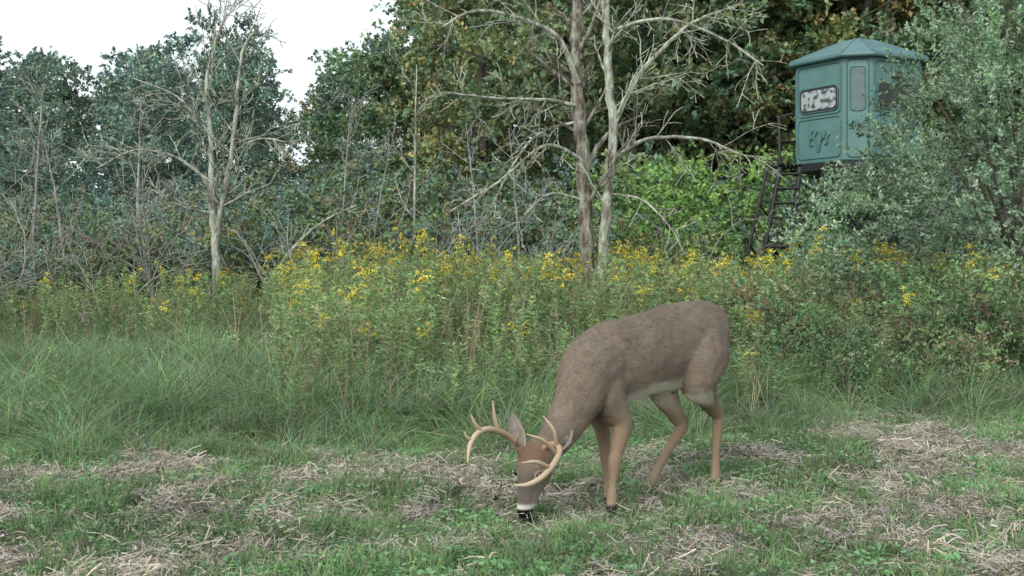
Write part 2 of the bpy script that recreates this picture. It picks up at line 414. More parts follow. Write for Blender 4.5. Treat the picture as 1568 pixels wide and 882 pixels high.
def join(name,meshes):
    mats=[]; Vs=[];Fs=[];Cs=[];Ms=[];n=0
    for me in meshes:
        V=np.empty(len(me.vertices)*3); me.vertices.foreach_get('co',V)
        F=np.empty(len(me.loops),int); me.loops.foreach_get('vertex_index',F)
        C=np.empty(len(me.vertices)*4); me.color_attributes['Col'].data.foreach_get('color',C)
        Vs.append(V.reshape(-1,3)); Fs.append(F.reshape(-1,4)+n); Cs.append(C.reshape(-1,4)[:,:3]); n+=len(Vs[-1])
        Ms.append(np.full(len(Fs[-1]),len(mats))); mats.append(me.materials[0])
    m=MB(); m.V=Vs; m.F=Fs; m.C=Cs
    out=m.mesh(name,mats[0])
    for x in mats[1:]: out.materials.append(x)
    out.polygons.foreach_set('material_index',np.concatenate(Ms).astype(np.int32))
    return out

K=2.3
FG=[(.066*K,.105*K,.055*K),(.08*K,.12*K,.058*K),(.06*K,.10*K,.062*K),(.092*K,.115*K,.056*K)]
FB_HAZE=[(.078*K,.12*K,.098*K),(.068*K,.11*K,.095*K),(.088*K,.13*K,.105*K),(.095*K,.13*K,.088*K)]  # distance haze put into the leaf colour as a pale blue-grey
FY=[(.13*K,.145*K,.05*K),(.11*K,.13*K,.055*K),(.15*K,.14*K,.06*K)]
FR=[(.11*K,.088*K,.065*K),(.09*K,.09*K,.06*K),(.12*K,.095*K,.07*K)]
tp=[tree_proto('tree_g0',FG,seed=1),tree_proto('tree_g1',FG,seed=2),tree_proto('tree_b0',FB_HAZE,seed=3),tree_proto('tree_b1',FB_HAZE,seed=4),
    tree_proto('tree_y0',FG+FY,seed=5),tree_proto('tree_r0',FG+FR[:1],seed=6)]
C_tree=make_coll('forest',tp)
bear=np.array([-.6,-.42,-.37,-.345,-.325,-.30,-.24,-.20,-.18,-.165,-.13,-.115,-.09,0,.6])
hang=np.array([.19,.195,.19,.172,.165,.20,.21,.205,.165,.165,.172,.205,.26,.34,.36])
P=[];S=[];I=[]
for (y0,y1,step) in [(26,30,2.4),(31,36,2.8),(37,43,3.3),(45,52,3.8)]:
    yc=(y0+y1)/2
    for xx in np.arange(-.54*yc,.54*yc,step):
        xx=xx+R.normal(0,.4); yy=R.uniform(y0,y1); b=xx/yy
        if yy<31 and .12<b<.36: yy+=4.2; b=xx/yy
        top=1.2+np.interp(b,bear,hang)*yy
        if b<-.1:
            if yy<31: top*=R.uniform(.55,.85)
            else: top*=R.uniform(.84,1.0)
        else: top*=R.uniform(.8,1.1)
        h=top/10.3
        wd=min(h,1.35)*R.uniform(.85,1.15) if b>-.1 else min(h*1.1,1)*R.uniform(.8,1.05)
        P.append((xx,yy,-.05)); S.append((wd,wd,h))
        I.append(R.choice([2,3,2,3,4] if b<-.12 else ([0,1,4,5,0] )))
P=np.array(P); n=len(P)
scatter('forest_trees',C_tree,P,np.stack([np.zeros(n),np.zeros(n),R.uniform(0,6.28,n)],1),np.array(S),I)

def shrub_proto(name,cols,seed,H=2.,W=1.1,nt=170,nl=16,ls=.075,stems=9):
    rng=np.random.default_rng(seed); m=MB(); tk=MB()
    for i in range(stems):
        az=rng.uniform(0,6.28); r=W*rng.uniform(.2,.8); h=H*rng.uniform(.6,.98)
        s=np.linspace(0,1,6); lp=np.stack([np.cos(az)*r*s**1.3,np.sin(az)*r*s**1.3,h*s],1)+rng.normal(0,.03,(6,3))
        lp[0]=0; tube(tk,lp,np.linspace(.018,.005,6),np.zeros(3),4)
        k=nt//stems; u=rng.uniform(.15,1,k); q=np.stack([np.interp(u,s,lp[:,j]) for j in range(3)],1)+rng.normal(0,.16*W,(k,3))
        q[:,2]=np.abs(q[:,2])
        spray(m,q,rng.normal(0,.6,(k,3))+np.array([math.cos(az)*.5,math.sin(az)*.5,.5]),nl,rng.uniform(.2,.45,k),ls,ls*.6,cols,rng)
    return join(name,[m.mesh(name,M_shrub),tk.mesh(name+'t',M_bark_dark)])
BR=[(.20,.35,.11),(.25,.39,.12),(.17,.31,.10)]
sp=[shrub_proto('sh0',FG,11),shrub_proto('sh1',FG+FR[:1],12),shrub_proto('sh2',FB_HAZE,13),shrub_proto('sh3',BR,14),shrub_proto('sh4',BR,15,H=1.7),shrub_proto('sh5',FY+FG,16)]
C_sh=make_coll('understory',sp)
P=[];S=[];I=[]
for k in range(330):
    yy=R.uniform(20,27); xx=R.uniform(-.5,.5)*yy; b=xx/yy
    if yy<24.3 and .165<b<.31: continue
    hgt=R.uniform(.6,1.0)+.11*(yy-20)
    if b<-.25: hgt*=.85
    bright=(.08<b<.24 and R.random()<.6)
    if bright: hgt*=1.1
    P.append((xx,yy,0)); S.append((hgt*1.1,hgt*1.1,hgt)); I.append(R.choice([3,4]) if bright else R.choice([0,1,2,5,0,2]))
n=len(P)
scatter('understory_shrubs',C_sh,P,np.stack([np.zeros(n),np.zeros(n),R.uniform(0,6.28,n)],1),S,I,True)

sp=[shrub_proto('br0',[(.22,.18,.12),(.17,.27,.11),(.21,.24,.12)],21,H=1.3,W=.7,nt=120,nl=14,ls=.06),
    shrub_proto('br1',[(.15,.26,.12),(.17,.28,.13)],22,H=1.3,W=.7,nt=120,nl=14,ls=.055),
    shrub_proto('br2',[(.16,.27,.10),(.19,.28,.12),(.16,.25,.11),(.17,.27,.12),(.24,.17,.12)],23,H=1.2,W=.7,nt=110,nl=14,ls=.06)]
C_br=make_coll('brambles',sp)
P=[];S=[];I=[]
for k in range(105):
    yy=R.uniform(9.9,14.5); xx=R.uniform(.19,.5)*yy
    if yy<mown_edge(xx)+.8 or (yy<11 and xx<.26*yy): continue
    s=R.uniform(.55,.95)*np.clip(.55+.18*(yy-9.3),.5,1.0); P.append((xx,yy,0)); S.append((s,s,s)); I.append(R.choice([0,1,1,2,2]))
n=len(P); scatter('bramble_thicket',C_br,P,np.stack([np.zeros(n),np.zeros(n),R.uniform(0,6.28,n)],1),S,I,True)

# ------------------------------------------------------------------ big silvery shrub (autumn olive) on the right
rng=np.random.default_rng(31); m=MB(); tk=MB()
ze=np.array([.3,1.0,1.36,1.98,2.4,2.77,3.2,3.55,4.0,4.3,4.9]); xe=np.array([4.0,3.7,3.65,3.65,4.1,4.5,4.78,4.95,5.15,5.4,6.6])
cx,cy=5.9,14.9
for i in range(16):
    az=rng.uniform(0,6.28); r=rng.uniform(.6,2.3); h=rng.uniform(2.4,4.3); s=np.linspace(0,1,8)
    lp=np.stack([cx+.6+np.cos(az)*r*.75*s**1.4,cy+np.sin(az)*r*.7*s**1.4,h*s],1)+rng.normal(0,.04,(8,3)); tube(tk,lp,np.linspace(.04,.007,8),np.zeros(3),6)
    for j in range(7):
        u=rng.uniform(.3,.95); q=np.array([np.interp(u,s,lp[:,c]) for c in range(3)]); a2=rng.uniform(0,6.28); l2=rng.uniform(.4,.9)
        tube(tk,q+np.stack([np.cos(a2)*l2*s,np.sin(a2)*l2*s,l2*.5*s-.3*s**2],1),np.linspace(.014,.004,8),np.zeros(3),4)
cl=[]
while len(cl)<350:
    z=rng.uniform(.35,4.8); xl=np.interp(z,ze,xe); xx=xl+.12+(8.6-xl)*rng.random()**1.25
    yh=1.5*math.sqrt(max(0.05,1-((xx-6.3)/3.4)**2))*math.sqrt(max(.1,1-((z-1.9)/3.2)**2))
    yy=cy+rng.uniform(-1,1)*yh-.1; cl.append((xx,yy,z))
for c in cl:
    k=15; r=rng.uniform(.18,.38); off=unit(rng.normal(0,1,(k,3)))*r*rng.uniform(.2,1,(k,1)); sh=rng.uniform(.7,1.3)
    out_=np.array([c[0]-6.3,c[1]-cy,c[2]-1.8])*.2
    spray(m,np.array(c)+off,off*1.5+out_+np.array([0,0,.25]),16,rng.uniform(.2,.42,k),.064,.028,np.array([(.19,.30,.19),(.24,.35,.23),(.17,.28,.15),(.33,.42,.31)])*sh,rng)
obj('autumn_olive_shrub',join('autumn_olive_shrub',[m.mesh('ao',M_shrub),tk.mesh('ao_t',M_bark_dark,True)]))

# ------------------------------------------------------------------ bare trees
def grow(mb,rng,p,d,L,r,lvl,droop=0.0,upb=.12,rmin=.0045,dens=1.0):
    ns=max(4,int(L/.22)); ns=min(ns,12); pts=[p]; d=unit(d); q=p.copy(); st=L/ns; rr=[r]
    dirs=[d]
    for i in range(ns):
        d=unit(d+rng.normal(0,.13,3)+np.array([0,0,upb*.5-droop*(i/ns)]))
        q=q+d*st; pts.append(q.copy()); dirs.append(d); rr.append(max(r*(1-.75*(i+1)/ns),rmin*.8))
    tube(mb,pts,rr,np.zeros(3),6 if r>.03 else 4)
    if lvl<=0: return
    nc=int((2+L*2.6)*dens)
    for c in range(nc):
        f=rng.uniform(.2,.97); i=min(int(f*ns),ns-1); base=pts[i]+(pts[i+1]-pts[i])*rng.random(); dd=dirs[i]
        side=unit(np.cross(dd,rng.normal(0,1,3))); an=rng.uniform(.5,1.1)
        cd=dd*math.cos(an)+side*math.sin(an)
        cl_=L*rng.uniform(.25,.6)*(1.1-.5*f); cr=max(rr[i]*rng.uniform(.4,.65),rmin)
        if cl_>.12: grow(mb,rng,base,cd,cl_,cr,lvl-1,droop,upb,rmin,dens)
def limb(mb,rng,pts,r0,r1,nchild,cl,lvl=2,droop=0.,flat=1.,dens=1.,rmin=.0045,frm=.15):
    P=smooth_path(pts,6); n=len(P); P[1:-1]+=rng.normal(0,r0*.12,(n-2,3)); rad=np.linspace(r0,r1,n)
    tube(mb,P,rad,np.zeros(3),9 if r0>.05 else 6)
    T=unit(np.gradient(P,axis=0))
    for c in range(nchild):
        f=rng.uniform(frm,1); i=min(int(f*(n-1)),n-1); s=unit(np.cross(T[i],rng.normal(0,1,3))); an=rng.uniform(.6,1.2)
        grow(mb,rng,P[i].copy(),T[i]*math.cos(an)+s*math.sin(an)+np.array([0,0,.1]),cl*rng.uniform(.4,1.1)*(1.15-.4*f),max(rad[i]*rng.uniform(.25,.5),rmin),lvl,droop,.12,rmin,dens)

rng=np.random.default_rng(41); A=MB(); Bm=MB()
limb(A,rng,[(1.13,18,-.1),(1.11,18,1.0),(1.09,18,2.2),(1.03,18.02,3.1),(.95,18.05,4.1),(.98,18.1,5.0),(1.1,18.1,6.6)],.125,.07,16,1.5,2,.05,frm=.3,rmin=.008)
limb(Bm,rng,[(.99,18,3.85),(.72,17.9,4.45),(.35,17.8,4.7),(-.5,17.6,4.85),(-1.0,17.5,4.6)],.05,.015,16,1.3,2,.25,rmin=.008)
limb(Bm,rng,[(1.02,18,3.5),(.5,17.8,3.58),(-.2,17.5,3.56),(-.95,17.3,3.62)],.03,.011,12,.8,2,.15,rmin=.008)
limb(Bm,rng,[(1.07,18,2.7),(.5,17.7,2.9),(-.2,17.5,2.35),(-.9,17.3,1.9)],.03,.011,16,.8,2,.3,rmin=.008)
limb(Bm,rng,[(1.05,18,3.3),(.4,18,3.1),(0,17.9,2.6),(-.3,17.8,2.0)],.026,.010,14,.7,2,.3,rmin=.008)
limb(Bm,rng,[(1.09,18,2.1),(.6,17.8,2.2),(.3,17.7,2.0),(-.1,17.6,1.5)],.02,.009,11,.6,2,.3,rmin=.008)
limb(Bm,rng,[(1.28,17.9,-.1),(1.32,17.9,1.0),(1.42,17.9,2.2),(1.49,17.9,3.1),(1.42,17.9,4.1),(1.38,17.9,5.0),(1.3,17.9,6.4)],.085,.05,14,1.4,2,.05,frm=.3,rmin=.008)
limb(Bm,rng,[(1.48,17.9,2.7),(2.0,17.8,3.0),(2.75,17.6,2.98),(3.3,17.5,2.75),(3.6,17.4,2.7)],.035,.012,14,.9,2,.2,rmin=.008)
limb(Bm,rng,[(1.49,17.9,3.2),(1.85,17.8,3.9),(2.3,17.6,4.4),(2.7,17.5,4.7),(3.3,17.4,4.9)],.045,.014,14,1.1,2,.15,rmin=.008)
limb(Bm,rng,[(1.42,17.9,4.6),(2.2,17.7,4.75),(3.0,17.5,4.45),(3.6,17.3,4.0)],.035,.012,14,1.,2,.25,rmin=.008)
limb(Bm,rng,[(1.45,17.9,2.2),(1.9,17.7,2.1),(2.3,17.6,1.7),(2.5,17.5,1.3)],.02,.009,8,.6,2,.2,rmin=.008)
obj('bare_tree',join('bare_tree_twin',[A.mesh('a',M_bark_brown,True),Bm.mesh('b',M_bark_pale,True)]))
rng=np.random.default_rng(42); A=MB()
limb(A,rng,[(-4.88,20,-.1),(-4.88,20,1.1),(-4.93,20,1.8),(-4.97,20,2.4)],.085,.065,4,.8,2,rmin=.008,frm=.4)
limb(A,rng,[(-4.97,20,2.35),(-4.99,20,3.3),(-5.05,20,4.2),(-4.8,20,5.1),(-4.7,20,5.3)],.05,.012,20,1.3,2,rmin=.008)
limb(A,rng,[(-4.90,20,1.5),(-4.72,19.9,2.4),(-4.55,19.8,3.3),(-4.42,19.8,4.6),(-4.1,19.8,5.1)],.055,.014,20,1.2,2,rmin=.008)
limb(A,rng,[(-4.97,20,2.5),(-5.5,19.8,2.9),(-6.1,19.6,3.0),(-6.7,19.5,2.7)],.03,.009,14,1.,2,.15,rmin=.008)
limb(A,rng,[(-4.6,19.9,3.0),(-4.1,19.7,3.2),(-3.5,19.6,3.1)],.025,.009,12,.9,2,.1,rmin=.008)
limb(A,rng,[(-4.95,20,2.0),(-5.4,19.8,2.1),(-5.9,19.6,2.4)],.02,.009,10,.8,2,.1,rmin=.008)
limb(A,rng,[(-4.99,20,3.3),(-5.5,19.9,3.9),(-6.2,19.8,4.2)],.025,.009,12,.9,2,.1,rmin=.008)
obj('bare_tree.001',A.mesh('bare_tree_fork',M_bark_pale,True))
def sapling(name,x,y,h,r,seed,lean=0,mat=M_bark_grey,n=16,cl=1.0):
    rng=np.random.default_rng(seed); A=MB()
    limb(A,rng,[(x,y,-.05),(x+lean*.3,y,h*.35),(x+lean*.6,y,h*.7),(x+lean,y,h)],r,r*.3,n,cl,2,0,rmin=.0075)
    obj(name,A.mesh(name,mat,True))
for i,(x,y,h,r,sd_,ln,mt) in enumerate([(-6.85,22,4.2,.04,51,.1,M_bark_pale),(-1.75,21.5,4.7,.035,52,.05,M_bark_pale),(.2,20,3.4,.03,53,-.25,M_bark_grey),(-3.2,22,4.2,.03,54,.3,M_bark_grey),(-9.2,23,4.6,.04,56,.3,M_bark_grey),(-7.6,21,3.6,.03,57,-.6,M_bark_grey),(-2.6,21,3.2,.028,58,.5,M_bark_grey),(-.5,21,3.6,.028,59,-.3,M_bark_grey)]):
    sapling('bare_sapling'+('' if i==0 else f'.{i:03d}'),x,y,h,r,sd_,ln,mt)
def brush(name,x,y,seed,h=2.4,w=1.6,n=7,mat=M_bark_grey):
    rng=np.random.default_rng(seed); A=MB()
    for i in range(n):
        a=rng.uniform(0,6.28)
        grow(A,rng,np.array([x+rng.normal(0,.1),y+rng.normal(0,.1),0.]),np.array([math.cos(a)*w/h,math.sin(a)*w/h*.6,1.]),h*rng.uniform(.8,1.3),.022,2,.22,.1,.0065,.8)
    obj(name,A.mesh(name,mat,True))
for i,(x,y,h,w_) in enumerate([(-7.9,18.5,2.3,2.0),(-6.6,19.5,2.2,2.0),(-9.0,20.5,2.9,2.0),(-3.4,19.5,2.1,1.8),(-.6,18.7,1.9,1.7),(-2.2,20,2.3,1.8),(2.6,19.5,1.8,1.5),(-8.6,17.5,2.2,2.2),(-5.9,20.5,2.4,2.2),(.3,19.2,2.0,1.7)]):
    brush('leafless_brush'+('' if i==0 else f'.{i:03d}'),x,y,60+i,h,w_)
rng=np.random.default_rng(70); A=MB()
limb(A,rng,[(-4.0,20,.9),(-3.5,19.8,1.5),(-3.05,19.6,1.85),(-2.5,19.4,2.1)],.04,.012,10,.7,1,.1,rmin=.007)
limb(A,rng,[(-4.3,20.1,.0),(-4.0,20,.9)],.045,.04,1,.3,1,.1)
obj('leaning_dead_branch',A.mesh('leaning',M_bark_pale,True))

# ------------------------------------------------------------------ hunting blind
M_blind=simple('blind_teal_fibreglass',(.088,.195,.192),.5,0,.15,.12,3)
M_roof=simple('blind_roof',(.075,.16,.17),.5,0,.1,.15,3)
M_trim=simple('blind_trim',(.05,.125,.12),.5)
M_black=simple('black_steel',(.012,.012,.014),.6,0)
M_dark=simple('window_interior',(.01,.011,.012),.3)
mg,nt_,out_=new_mat('window_glass'); pbg=N(nt_,'ShaderNodeBsdfPrincipled'); nog=N(nt_,'ShaderNodeTexNoise'); nog.inputs['Scale'].default_value=9; nog.inputs['Detail'].default_value=5
tcg=N(nt_,'ShaderNodeTexCoord'); nt_.links.new(tcg.outputs['Object'],nog.inputs['Vector'])
crg=N(nt_,'ShaderNodeValToRGB'); crg.color_ramp.elements[0].position=.40; crg.color_ramp.elements[1].position=.52; crg.color_ramp.elements[0].color=(.07,.08,.08,1); crg.color_ramp.elements[1].color=(.40,.44,.44,1)  # pale reflections and dark branch marks painted into the glass colour
nt_.links.new(nog.outputs['Fac'],crg.inputs[0]); nt_.links.new(crg.outputs[0],pbg.inputs['Base Color'])
pbg.inputs['Metallic'].default_value=.5; pbg.inputs['Roughness'].default_value=.2; nt_.links.new(pbg.outputs[0],out_.inputs['Surface'])
BC=(6.58,23.0)
blind=empty('hunting_blind',(BC[0],BC[1],0),-math.atan2(BC[0],BC[1]))
c_,h_=.25,1.136
OCT=[(-c_,-h_),(c_,-h_),(h_,-c_),(h_,c_),(c_,h_),(-c_,h_),(-h_,c_),(-h_,-c_)]
def poly_mesh(name,verts,faces,mat,parent,bevel=0):
    me=bpy.data.meshes.new(name); me.from_pydata([tuple(v) for v in verts],[],faces); me.update(); me.materials.append(mat)
    o=obj(name,me,parent)
    if bevel:
        b=o.modifiers.new('b','BEVEL'); b.width=bevel; b.segments=3; b.limit_method='ANGLE'
    return o
def prism(name,levels,mat,parent,bevel=0):
    V=[];F=[]
    for (s,z) in levels: V+=[(x*s,y*s,z) for x,y in OCT]
    for k in range(len(levels)-1):
        for i in range(8):
            j=(i+1)%8; F.append((k*8+i,k*8+j,(k+1)*8+j,(k+1)*8+i))
    F.append(tuple(range(7,-1,-1))); F.append(tuple(range((len(levels)-1)*8,len(levels)*8)))
    return poly_mesh(name,V,F,mat,parent,bevel)
prism('floor_deck',[(1.0,2.90),(1.0,3.02)],M_black,blind)
prism('walls',[(.985,3.02),(1.0,3.06),(1.0,4.93)],M_blind,blind,.03)
prism('eave',[(1.10,4.90),(1.12,4.93),(1.11,4.985)],M_roof,blind,.008)
prism('roof',[(1.09,4.985),(.62,5.21),(.22,5.39),(.16,5.41)],M_roof,blind,.02)
m=MB()
for x,y in OCT:
    p=np.array([x,y]); tube(m,[(p[0]*1.09,p[1]*1.09,4.99),(p[0]*.62,p[1]*.62,5.215),(p[0]*.2,p[1]*.2,5.4)],.014,np.zeros(3),6)
obj('roof_ribs',m.mesh('roof_ribs',M_roof,True),blind)
def face_frame(i):
    a=np.array(OCT[i]); b=np.array(OCT[(i+1)%8]); L=np.linalg.norm(b-a); u=(b-a)/L; n=np.array([u[1],-u[0]])
    return a,u,n,L
def on_face(i,u,z,d):
    a,uu,n,L=face_frame(i); p=a+uu*u+n*d; return (p[0],p[1],z)
def rrect(u0,u1,z0,z1,r,k=5):
    pts=[]
    for (cx_,cz_,a0) in [(u1-r,z1-r,0),(u0+r,z1-r,90),(u0+r,z0+r,180),(u1-r,z0+r,270)]:
        for t in range(k+1):
            a=math.radians(a0+90*t/k); pts.append((cx_+r*math.cos(a),cz_+r*math.sin(a)))
    return pts
def plate(name,i,rect,r,d0,d1,mat):
    pts=rrect(*rect,r); n=len(pts)
    V=[on_face(i,u,z,d0) for u,z in pts]+[on_face(i,u,z,d1) for u,z in pts]
    F=[tuple(range(n,2*n))]+[(k,(k+1)%n,n+(k+1)%n,n+k) for k in range(n)]
    return poly_mesh(name,V,F,mat,blind)
def ring(name,i,rect,r,d,rad,mat):
    m=MB(); tube(m,[on_face(i,u,z,d) for u,z in rrect(*rect,r)],rad,np.zeros(3),6,closed=True)
    return obj(name,m.mesh(name,mat,True),blind)
for i,tag in ((7,'left'),(1,'right')):
    L_=face_frame(i)[3]
    ring(f'panel_emboss_{tag}',i,(.07,L_-.07,3.12,3.86),.1,.004,.012,M_trim)
    ring(f'panel_emboss_upper_{tag}',i,(.07,L_-.07,3.92,4.84),.1,.004,.012,M_trim)
    plate(f'window_frame_{tag}',i,(.13,L_-.14,3.99,4.43),.09,-.01,.016,M_dark)
    plate(f'window_glass_{tag}',i,(.17,L_-.18,4.03,4.39),.07,.0,.022,mg if i==7 else M_dark)
    ring(f'window_trim_{tag}',i,(.12,L_-.13,3.98,4.44),.1,.012,.012,M_trim)
ring('door_trim',0,(.06,.44,3.1,4.86),.08,.004,.016,M_trim)
plate('door_panel',0,(.075,.425,3.115,4.845),.07,-.01,.012,M_blind)
plate('door_window',0,(.13,.37,3.95,4.72),.05,0,.02,simple('tinted_glass',(.10,.15,.16),.12))
ring('door_window_trim',0,(.12,.38,3.94,4.73),.06,.016,.014,M_trim)
for i in (3,4,5,6,2):
    L_=face_frame(i)[3]; ring(f'side_panel_{i}',i,(.06,L_-.06,3.12,4.84),.06,.004,.012,M_trim)
m=MB()
for sgn in (-1,1):
    cu=.62
    for path,r in [([(.02,3.24),(.06,3.42),(.15,3.50),(.22,3.46),(.22,3.38),(.16,3.37)],.016),([(.05,3.40),(.09,3.52),(.03,3.62)],.012),([(.15,3.50),(.19,3.58),(.16,3.64)],.012),([(.22,3.46),(.29,3.55)],.01)]:
        tube(m,smooth_path([on_face(7,cu+sgn*u,z,.012) for u,z in path],4),r,np.zeros(3),6)
obj('antler_emblem',m.mesh('antler_emblem',M_trim,True),blind)
m=MB()
for (x,y) in [(-.62,-.62),(.62,-.62),(.62,.62),(-.62,.62)]:
    tube(m,[(x*1.15,y*1.15,-.1),(x,y,2.92)],.055,np.zeros(3),6)
for a,b in [((-.62,-.62),(.62,-.62)),((.62,-.62),(.62,.62)),((-.62,.62),(.62,.62)),((-.62,-.62),(-.62,.62))]:
    tube(m,[(a[0]*1.1,a[1]*1.1,.8),(b[0],b[1],2.8)],.028,np.zeros(3),5); tube(m,[(b[0]*1.1,b[1]*1.1,.8),(a[0],a[1],2.8)],.028,np.zeros(3),5)
    tube(m,[(a[0],a[1],2.85),(b[0],b[1],2.85)],.04,np.zeros(3),5)
obj('tower_legs',m.mesh('tower_legs',M_black),blind)
inv=(Matrix.Translation(Vector((BC[0],BC[1],0)))@Matrix.Rotation(-math.atan2(BC[0],BC[1]),4,'Z')).inverted()
def loc(p): v=inv@Vector(p); return (v.x,v.y,v.z)
m=MB()
def tb(pts,r,s=6): tube(m,[loc(p) for p in pts],r,np.zeros(3),s)
tb([(5.22,22.0,2.92),(4.92,22.3,2.92)],.03)
top1,top2=(4.88,22.0,2.9),(5.22,21.9,2.9); bot1,bot2=(4.22,21.5,0),(4.72,21.35,0)
tb([top1,bot1],.05); tb([top2,bot2],.05)
for k in range(11):
    f=k/11+.04; a=np.array(top1)*(1-f)+np.array(bot1)*f; b=np.array(top2)*(1-f)+np.array(bot2)*f
    for dy in (-.06,-.03,0.0,.03,.06): tb([a+[0,dy,0],b+[0,dy,0]],.027,4)
for k in range(6):
    tb([(4.88+.07*k,22.0-.01*k,2.94),(5.02+.07*k,22.75-.03*k,2.94)],.03,4)
tb([(4.90,22.1,2.9),(4.88,22.1,3.85),(5.15,22.2,3.9)],.032); tb([(4.9,22.1,3.4),(5.2,22.2,3.4)],.024)
tb([(4.92,22.1,2.9),(4.7,22.05,2.95),(4.64,22.0,2.88),(4.22,21.6,1.4),(4.1,21.5,.9),(4.22,21.5,.4)],.03)
tb([(4.7,22.0,1.97),(4.47,21.9,2.25)],.022); tb([(4.5,21.8,1.15),(4.25,21.6,1.5)],.022)
obj('stairs_and_rails',m.mesh('stairs',M_black,True),blind)

# ------------------------------------------------------------------ DEER
deer=empty('white_tailed_deer',(0,0,0))
F_=np.array([-.77,-.64,0]); F_/=np.linalg.norm(F_); Ls=np.array([.64,-.77,0]); Ls/=np.linalg.norm(Ls)
Hp=np.array([.975,6.45,0]); UP=np.array([0,0,1.])
def loft(rings,sides=20):
    th=np.linspace(0,2*math.pi,sides,endpoint=False); V=[]
    for c,A_,ra,B_,rb in rings:
        V.append(np.array(c)+np.outer(np.cos(th),A_)*ra+np.outer(np.sin(th),B_)*rb)
    n=len(rings); V=np.array(V); idx=np.arange(n*sides).reshape(n,sides)
    Fq=np.stack([idx[:-1],np.roll(idx[:-1],-1,1),np.roll(idx[1:],-1,1),idx[1:]],-1).reshape(-1,4)
    return V.reshape(-1,3),Fq,[tuple(idx[0][::-1]),tuple(idx[-1])]
DV=[];DF=[]
def addl(rings,sides=20):
    V,Fq,caps=loft(rings,sides); o=sum(len(v) for v in DV)
    DV.append(V); DF.extend([tuple(int(i)+o for i in f) for f in Fq]); DF.extend([tuple(int(i)+o for i in f) for f in caps])
rows=[(-.215,.86,.045,.04),(-.19,.845,.11,.09),(-.13,.82,.158,.13),(-.04,.79,.198,.155),(.08,.762,.230,.160),(.2,.750,.226,.155),(.32,.734,.218,.162),(.44,.715,.214,.165),(.56,.695,.216,.150),(.68,.678,.217,.138),(.78,.655,.205,.122),(.87,.635,.172,.102),(.93,.605,.115,.07)]
ss=np.linspace(-.215,.93,30); ra=np.array(rows); rows_i=[[s]+[np.interp(s,ra[:,0],ra[:,j]) for j in (1,2,3)] for s in ss]
addl([(Hp+F_*s+UP*z,UP,hh,Ls,hw) for s,z,hh,hw in rows_i],28)
def organic(pts,radii,flat=1.,m=5,sides=16):
    P=smooth_path(pts,m); rr=smooth_path(np.stack([radii,radii,radii],1),m)[:,0]
    T=unit(np.gradient(P,axis=0)); R_=[]
    for p,t,r in zip(P,T,rr):
        A_=np.cross(t,Ls)
        if np.linalg.norm(A_)<.1: A_=np.cross(t,UP)
        A_/=np.linalg.norm(A_); B_=np.cross(t,A_); R_.append((p,A_,r,B_,r*flat))
    addl(R_,sides)
sh=Hp+F_*.72
organic([sh-F_*.06+UP*.70,(.395,5.92,.66),(.345,5.845,.585),(.275,5.76,.465),(.205,5.69,.37),(.158,5.655,.31)],[.165,.163,.138,.108,.09,.072],.82)
def leg(pts,rad,flat=.85): organic(pts,rad,flat,6,14)
leg([sh+Ls*.03+UP*.72-F_*.02,sh+Ls*.072+UP*.60+F_*.03,sh+Ls*.10+UP*.49+F_*.0,(.535,5.92,.40),(.505,5.87,.265),(.497,5.845,.235),(.486,5.82,.13),(.480,5.80,.075),(.474,5.775,.03),(.470,5.765,.0)],[.10,.112,.088,.060,.035,.036,.022,.027,.027,.028])
leg([sh-Ls*.03+UP*.62,sh-Ls*.07+UP*.50-F_*.02,(.445,6.06,.39),(.462,6.03,.26),(.466,6.02,.23),(.475,6.0,.12),(.476,5.99,.07),(.474,5.97,.03),(.472,5.96,.0)],[.10,.08,.050,.031,.032,.021,.025,.025,.026])
hipL=Hp+Ls*.07; hipR=Hp-Ls*.07
leg([hipL+UP*.82-F_*.02,hipL+Ls*.02+UP*.70+F_*.03,(.975,6.30,.59),(1.035,6.41,.475),(1.103,6.49,.375),(1.10,6.475,.30),(1.088,6.45,.17),(1.086,6.445,.085),(1.08,6.43,.035),(1.077,6.42,0)],[.12,.15,.118,.066,.039,.031,.024,.028,.026,.028])
leg([hipR+UP*.80-F_*.0,hipR+UP*.68+F_*.06,(.80,6.40,.54),(.85,6.43,.42),(.903,6.455,.325),(.865,6.41,.26),(.775,6.325,.14),(.735,6.285,.075),(.71,6.26,.03),(.70,6.25,0)],[.12,.13,.095,.056,.039,.031,.024,.028,.026,.028])
Nh=np.array([-.55,-.80,.15]); Nh/=np.linalg.norm(Nh); Lh=np.array([.83,-.55,0]); Lh/=np.linalg.norm(Lh)
HZ=.014
hc=[((.148,5.665,.36),.05,.055),((.138,5.648,.325),.072,.078),((.124,5.632,.280),.080,.090),((.113,5.622,.240),.080,.095),((.104,5.616,.198),.076,.093),((.093,5.610,.155),.064,.082),((.082,5.604,.115),.049,.065),((.071,5.598,.078),.041,.053),((.062,5.594,.045),.038,.046),((.056,5.59,.02),.033,.038),((.052,5.588,.002),.018,.020)]
addl([(np.array(c)+[0,0,HZ],Lh,a_,Nh,b_) for c,a_,b_ in hc],20)
for sg in (-1,1):
    c=np.array((.112,5.62,.245))+Lh*.052*sg+Nh*.06
    addl([(c+UP*z,Lh,r,Nh,r) for z,r in ((.03,.006),(.02,.016),(0,.022),(-.02,.016),(-.03,.006))],10)
for b in ((.05,5.60,.31),(.128,5.59,.31)):
    c=np.array(b); addl([(c+UP*z,Lh,r,Nh,r) for z,r in ((.03,.012),(.01,.02),(-.02,.022),(-.04,.012))],10)
organic([Hp-F_*.17+UP*.90,Hp-F_*.22+UP*.85,Hp-F_*.228+UP*.75,Hp-F_*.215+UP*.66],[.03,.032,.028,.008],1.3)
